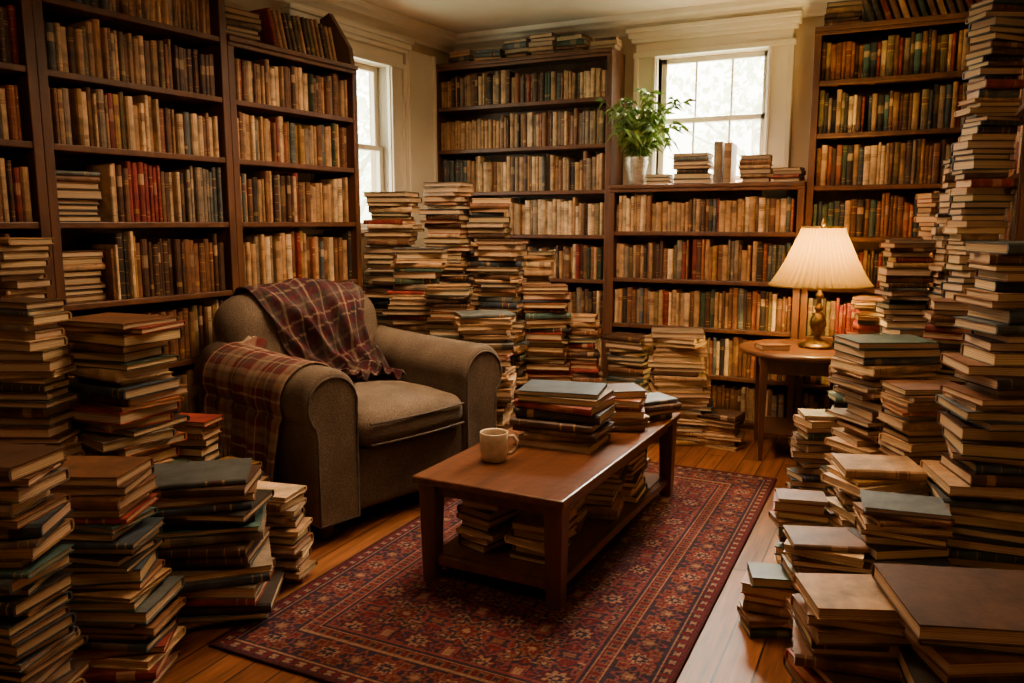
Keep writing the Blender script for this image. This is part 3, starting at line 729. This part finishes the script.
def fringe(Pe,parent,l0=.15,l1=.21,dr=None):
    fr=MB()
    for k in range(1,len(Pe)-1,2):
        p=Pe[k]; a,b,c=random.uniform(-.014,.014),random.uniform(-.008,.004),random.uniform(l0,l1)
        if dr is None: pts=[(p[0],p[1],p[2]+.006),(p[0]+a*.5,p[1]+b,p[2]-c*.5),(p[0]+a,p[1]+b,max(.02,p[2]-c))]
        else: pts=[(p[0]-.004,p[1],p[2]),(p[0]+c*.5,p[1]+a*.5,p[2]-.005),(p[0]+c,p[1]+a,p[2]-.010)]
        fr.tube(pts,[.0045,.004,.003],4)
    return fr.build('fringe',M['fringe'],parent)
arc=[(-1.045+.13*math.cos(a),1.03+.12*math.sin(a)) for a in np.linspace(R(170),R(10),14)]
path=[(-1.185,.74),(-1.175,.90)]+arc+[(-.84,.92),(-.76,.80),(-.715,.72),(-.66,.655),(-.58,.63),(-.42,.63)]
q_,t_=resample(path,150); tt=t_/t_[-1]
tan=np.gradient(q_,axis=0); tan/=np.linalg.norm(tan,axis=1)[:,None]; nor=np.stack([-tan[:,1],tan[:,0]],1)
if nor[60][1]<0: nor=-nor
Pb=np.zeros((150,NU,3)); Nb=np.zeros((150,NU,3)); off=np.zeros((150,NU))
for j in range(150):
    s=tt[j]; down=max(0,(s-.35)/.65); d2=min(1,down*2.2)
    y0=-.36+.26*down**1.1+.03*math.sin(9*s); y1=.43-.115*d2+.008*math.sin(9*s)
    y=y0+(y1-y0)*(U+.014*np.sin(U*21+4*s))
    Pb[j,:,0]=q_[j,0]; Pb[j,:,1]=y; Pb[j,:,2]=q_[j,1]; Nb[j,:,0]=nor[j,0]; Nb[j,:,2]=nor[j,1]
    ph=U*1.0-.5*down
    fold=.5+.5*np.sin(ph*31+1.6*np.sin(5*s+2*U)); fold2=.5+.5*np.sin(ph*12+1+.8*np.sin(6*s))
    off[j]=.012+(.036*fold**1.6+.046*fold2**1.3)*(.30+.85*d2)
Pt=drape(Pb,Nb,off)
UU,VV=np.meshgrid(U*.86,t_); VV=VV+.18*UU
tb=grid_obj('throw_blanket',Pt,plaid(UU,VV),M['plaid'],.008,1)
tb.location=(CH.x,CH.y,0); tb.rotation_euler=(0,0,CR); tag(tb,'dark plum plaid throw draped over the armchair back','blanket','plaid throws on the armchair')
path=[(.345,.66),(.345,.72)]+[(.503+.165*math.cos(a),.69+.165*math.sin(a)) for a in np.linspace(R(170),R(0),14)]+[(.672,.60),(.678,.50),(.684,.42),(.688,.34)]
q_,t_=resample(path,140); tt=t_/t_[-1]
tan=np.gradient(q_,axis=0); tan/=np.linalg.norm(tan,axis=1)[:,None]; nor=np.stack([-tan[:,1],tan[:,0]],1)
if nor[60][1]<0: nor=-nor
Pb=np.zeros((140,NU,3)); Nb=np.zeros((140,NU,3)); off=np.zeros((140,NU))
for j in range(140):
    s=tt[j]; dn=max(0,(s-.45)/.55)
    x0=-.90+.03*math.sin(6*s)+.14*dn; x1=-.14-.03*s-.04*dn
    x=x0+(x1-x0)*(U+.018*np.sin(U*19+3*s))
    Pb[j,:,0]=x; Pb[j,:,1]=-q_[j,0]; Pb[j,:,2]=q_[j,1]+.08*dn*(1-U)-.05*dn*U; Nb[j,:,1]=-nor[j,0]; Nb[j,:,2]=nor[j,1]
    off[j]=.011+(.004+.034*dn)*(.5+.5*np.sin(U*27+2*s))+.028*dn*(.5+.5*np.sin(U*12+1))
Pt=drape(Pb,Nb,off,.12)
UU,VV=np.meshgrid(U*.74,t_); VV=VV+.06*UU
ta=grid_obj('throw_blanket',Pt,plaid(UU+.1,VV,1),M['plaid'],.007,1)
ta.location=(CH.x,CH.y,0); ta.rotation_euler=(0,0,CR); tag(ta,'fringed tan and burgundy plaid throw hanging over the armchair\'s near arm','blanket','plaid throws on the armchair')
fringe(Pt[-1],ta)

# ---------------------------------------------------------------- side table and lamp
sx_,sy2=-.557,5.40
stb=empty('side_table',(sx_,sy2,0),R(12),'round wooden side table carrying the lit brass lamp','side table')
MB().lathe([(.37,.665),(.388,.672),(.392,.684),(.388,.695),(.375,.70)],n=64).build('tabletop',M['sidetable'],stb,True,0)
MB().box(-.25,.25,-.25,-.228,.56,.665).box(-.25,.25,.228,.25,.56,.665).box(-.25,-.228,-.228,.228,.56,.665).box(.228,.25,-.228,.228,.56,.665).build('apron',M['sidedark'],stb,bevel=.003)
for a in(-1,1):
    for b in(-1,1): MB().taper(a*.24,b*.24,0,.665,.028,.052).build('leg',M['sidedark'],stb,bevel=.006)
MB().box(-.23,.23,-.23,.23,.16,.178).build('lower_shelf',M['sidedark'],stb,bevel=.003)
lx,ly=-.47,5.46
lm=empty('table_lamp',(lx,ly,.701),0,'lit brass table lamp with cream pleated shade on round side table','lamp')
MB().lathe([(.112,0),(.115,.012),(.105,.022),(.080,.030),(.060,.040),(.036,.050)],n=40).build('base',M['brass'],lm,True)
MB().lathe([(.032,.048),(.018,.066),(.024,.080),(.040,.105),(.052,.145),(.048,.18),(.030,.212),(.017,.232),(.027,.246),(.029,.256),(.017,.268),(.013,.31),(.023,.324),(.027,.336),(.014,.350),(.011,.44)],n=36).build('stem',M['brass'],lm,True)
sh_=MB().lathe([(.308,.40),(.284,.425),(.246,.49),(.206,.57),(.168,.66),(.141,.72),(.126,.765)],n=352,mod=lambda a,i:1+.04*math.cos(44*a),cap=False).build('lamp_shade',M['shade'],lm,False)
MB().tube([(.309*math.cos(a),.309*math.sin(a),.40) for a in np.linspace(0,2*PI,60)[:-1]],.008,6,True).build('shade_trim',M['shade'],sh_,True)
MB().tube([(.128*math.cos(a),.128*math.sin(a),.767) for a in np.linspace(0,2*PI,40)[:-1]],.007,6,True).build('shade_trim',M['shade'],sh_,True)
hp=MB(); 
for k in(0,1,2): a=k*2*PI/3; hp.tube([(0,0,.765),(.126*math.cos(a),.126*math.sin(a),.765)],.003,5)
hp.tube([(.0,0,.44),(.06,0,.5),(.07,0,.6),(.04,0,.72),(0,0,.765),(-.04,0,.72),(-.07,0,.6),(-.06,0,.5),(0,0,.44)],.003,5)
hp.build('harp',M['brass'],lm)
MB().lathe([(.006,.765),(.012,.78),(.018,.795),(.010,.81),(.003,.828)],n=16).build('finial',M['brass'],lm,True)
MB().lathe([(.012,.46),(.03,.49),(.035,.52),(.028,.55),(.008,.565)],n=20).build('bulb',M['bulb'],lm,True)

# mug
mx_,my_=P(494,460,zt); 
mg=empty('mug',(mx_,my_,zt),R(26),'cream ceramic mug on the coffee table\'s near left end','mug')
MB().lathe([(.045,0),(.055,.006),(.061,.05),(.062,.125),(.060,.128),(.056,.122),(.054,.05),(.045,.012),(.001,.010)],n=40,cap=False).build('body',M['mug'],mg,True)
MB().tube([(.055,0,.105),(.085,0,.108),(.102,0,.085),(.10,0,.055),(.08,0,.032),(.055,0,.028)],.008,8).build('handle',M['mug'],mg,True)
MB().lathe([(.055,.098),(.055,.1)],n=30).build('drink',M['coffee'],mg)

# plant
pl=empty('potted_plant',(-1.86,5.955,1.776),0,'leafy green plant in a ribbed pewter vase by the window','plant')
MB().lathe([(.045,0),(.055,.01),(.06,.05),(.075,.12),(.085,.17),(.078,.19),(.088,.205),(.08,.205),(.07,.18),(.05,.02)],n=60,mod=lambda a,i:1+.03*math.cos(20*a)*(1 if 1<i<5 else 0)).build('vase',M['vase'],pl,True)
stm=MB(); lf=MB()
for k in range(34):
    a=random.uniform(0,2*PI); lean=random.uniform(.12,.40)*(1 if math.sin(a)<.2 else .4); hh=random.uniform(.20,.58)
    if math.cos(a)<-.2 and math.sin(a)>-.5: a=random.uniform(-PI*.85,-.1)
    pts=[(math.cos(a)*lean*t**1.5,math.sin(a)*lean*.8*t**1.5,.18+hh*t-.30*lean*t**3) for t in np.linspace(0,1,8)]
    stm.tube(pts,.003,5)
    for j in range(2,8):
        for q in range(3):
            p=Vector(pts[j]); b=random.uniform(0,2*PI); el=random.uniform(-.8,.4); L=random.uniform(.07,.13); wd=L*.13
            d=Vector((math.cos(b)*math.cos(el),math.sin(b)*math.cos(el),math.sin(el))); sd=d.cross(Vector((0,0,1))).normalized()*wd; up=Vector((0,0,.012))
            t=p+d*L
            if t.y>.18 or (t.x<-.165 and t.y>-.08): continue
            lf.add([p,p+d*L*.4+sd+up,t+Vector((0,0,-.03)),p+d*L*.4-sd+up],[(0,1,2),(0,2,3)])
stm.build('stems',M['stem'],pl); lf.build('foliage',M['leaf'],pl)

def tree(x,y,z,r,label,seed):
    rr=random.Random(seed); e=empty('garden_tree',(x,y,-1),0,label,'tree','garden trees outside')
    t=MB().tube([(0,0,0),(.1,0,z*.6),(.0,.1,z+.6)],[.16,.12,.07],8)
    for k in range(9):
        a=rr.uniform(0,2*PI); zz_=z*rr.uniform(.55,1.0); t.tube([(.05,.05,zz_),(math.cos(a)*r*.5,math.sin(a)*r*.5,zz_+.5),(math.cos(a)*r,math.sin(a)*r,zz_+.8)],[.05,.03,.012],5)
    t.build('trunk',M['bark'],e)
    l=MB()
    for k in range(700):
        d=Vector((rr.gauss(0,1),rr.gauss(0,1),rr.gauss(0,1))).normalized()*r*rr.uniform(.3,1.15); p=d+Vector((0,0,z+.8))
        a=Vector((rr.gauss(0,1),rr.gauss(0,1),rr.gauss(0,1))).normalized()*.085; b=a.orthogonal().normalized()*.045
        l.add([p-a,p+b,p+a,p-b],[(0,1,2,3)])
    l.build('foliage',M['treeleaf'],e)
tree(-2.1,12.5,3.6,1.3,'pale leafy tree seen through the back window',1)
tree(-7.4,9.6,3.0,1.2,'pale leafy tree seen through the left window',2)

# ---------------------------------------------------------------- lights
def area(name,loc,target,sx,sy,e,c,spread=180):
    l=bpy.data.lights.new(name,'AREA'); l.shape='RECTANGLE'; l.size=sx; l.size_y=sy; l.energy=e; l.color=c; l.spread=R(spread)
    o=bpy.data.objects.new(name,l); COL.objects.link(o); o.location=loc
    o.rotation_euler=(Vector(target)-Vector(loc)).to_track_quat('-Z','Y').to_euler(); return o
area('sky_light_back',(-1.35,8.0,4.3),(-1.45,5.2,1.3),2.2,1.6,3400,(1,.86,.64))
pw=LW0+dL*(-1.0)-nL*1.5
area('sky_light_left',(pw.x,pw.y,4.0),tuple(LW0+dL*(-1.0)+nL*1.0+Vector((0,0,1.0))),1.8,1.4,3400,(1,.86,.64))
area('fill_light',(-1.7,3.7,2.98),(-1.7,3.85,0),1.3,1.3,66,(1,.65,.35),150)  # added warm overhead fill for room ambience, out of view, no real fixture
area('fill_light',(-1.2,1.2,2.98),(-1.6,2.6,0),1.2,1.2,11,(1,.62,.32),170)  # second unseen fill, added nearer the camera to lift the left foreground
pl_=bpy.data.lights.new('lamp_light','POINT'); pl_.energy=72; pl_.color=(1,.66,.20); pl_.shadow_soft_size=.04
o=bpy.data.objects.new('lamp_light',pl_); COL.objects.link(o); o.location=(lx,ly,.701+.58)
wd=bpy.data.worlds.new('world'); bpy.context.scene.world=wd; wd.use_nodes=True; nt=wd.node_tree
bg=nt.nodes['Background']; bg.inputs['Strength'].default_value=17.0
tc=nt.nodes.new('ShaderNodeTexCoord'); sp=nt.nodes.new('ShaderNodeSeparateXYZ'); r=ramp(nt,[(.0,(.55,.6,.4)),(.12,(1,.93,.78)),(1,(.85,.93,1))])
nt.links.new(tc.outputs['Generated'],sp.inputs[0]); nt.links.new(sp.outputs['Z'],r.inputs[0]); nt.links.new(r.outputs[0],bg.inputs['Color'])
cd=bpy.data.cameras.new('camera'); cd.lens=36*800/1024; cd.sensor_width=36; cd.clip_start=.05
co=bpy.data.objects.new('camera',cd); COL.objects.link(co); co.location=(0,0,H); co.rotation_euler=(PI/2-TH,0,YAW)
bpy.context.scene.camera=co
bpy.context.view_layer.update()
for o in bpy.data.objects:
    if o.parent is None:
        o.location=o.location*SC
        if o.type!='CAMERA': o.scale=o.scale*SC
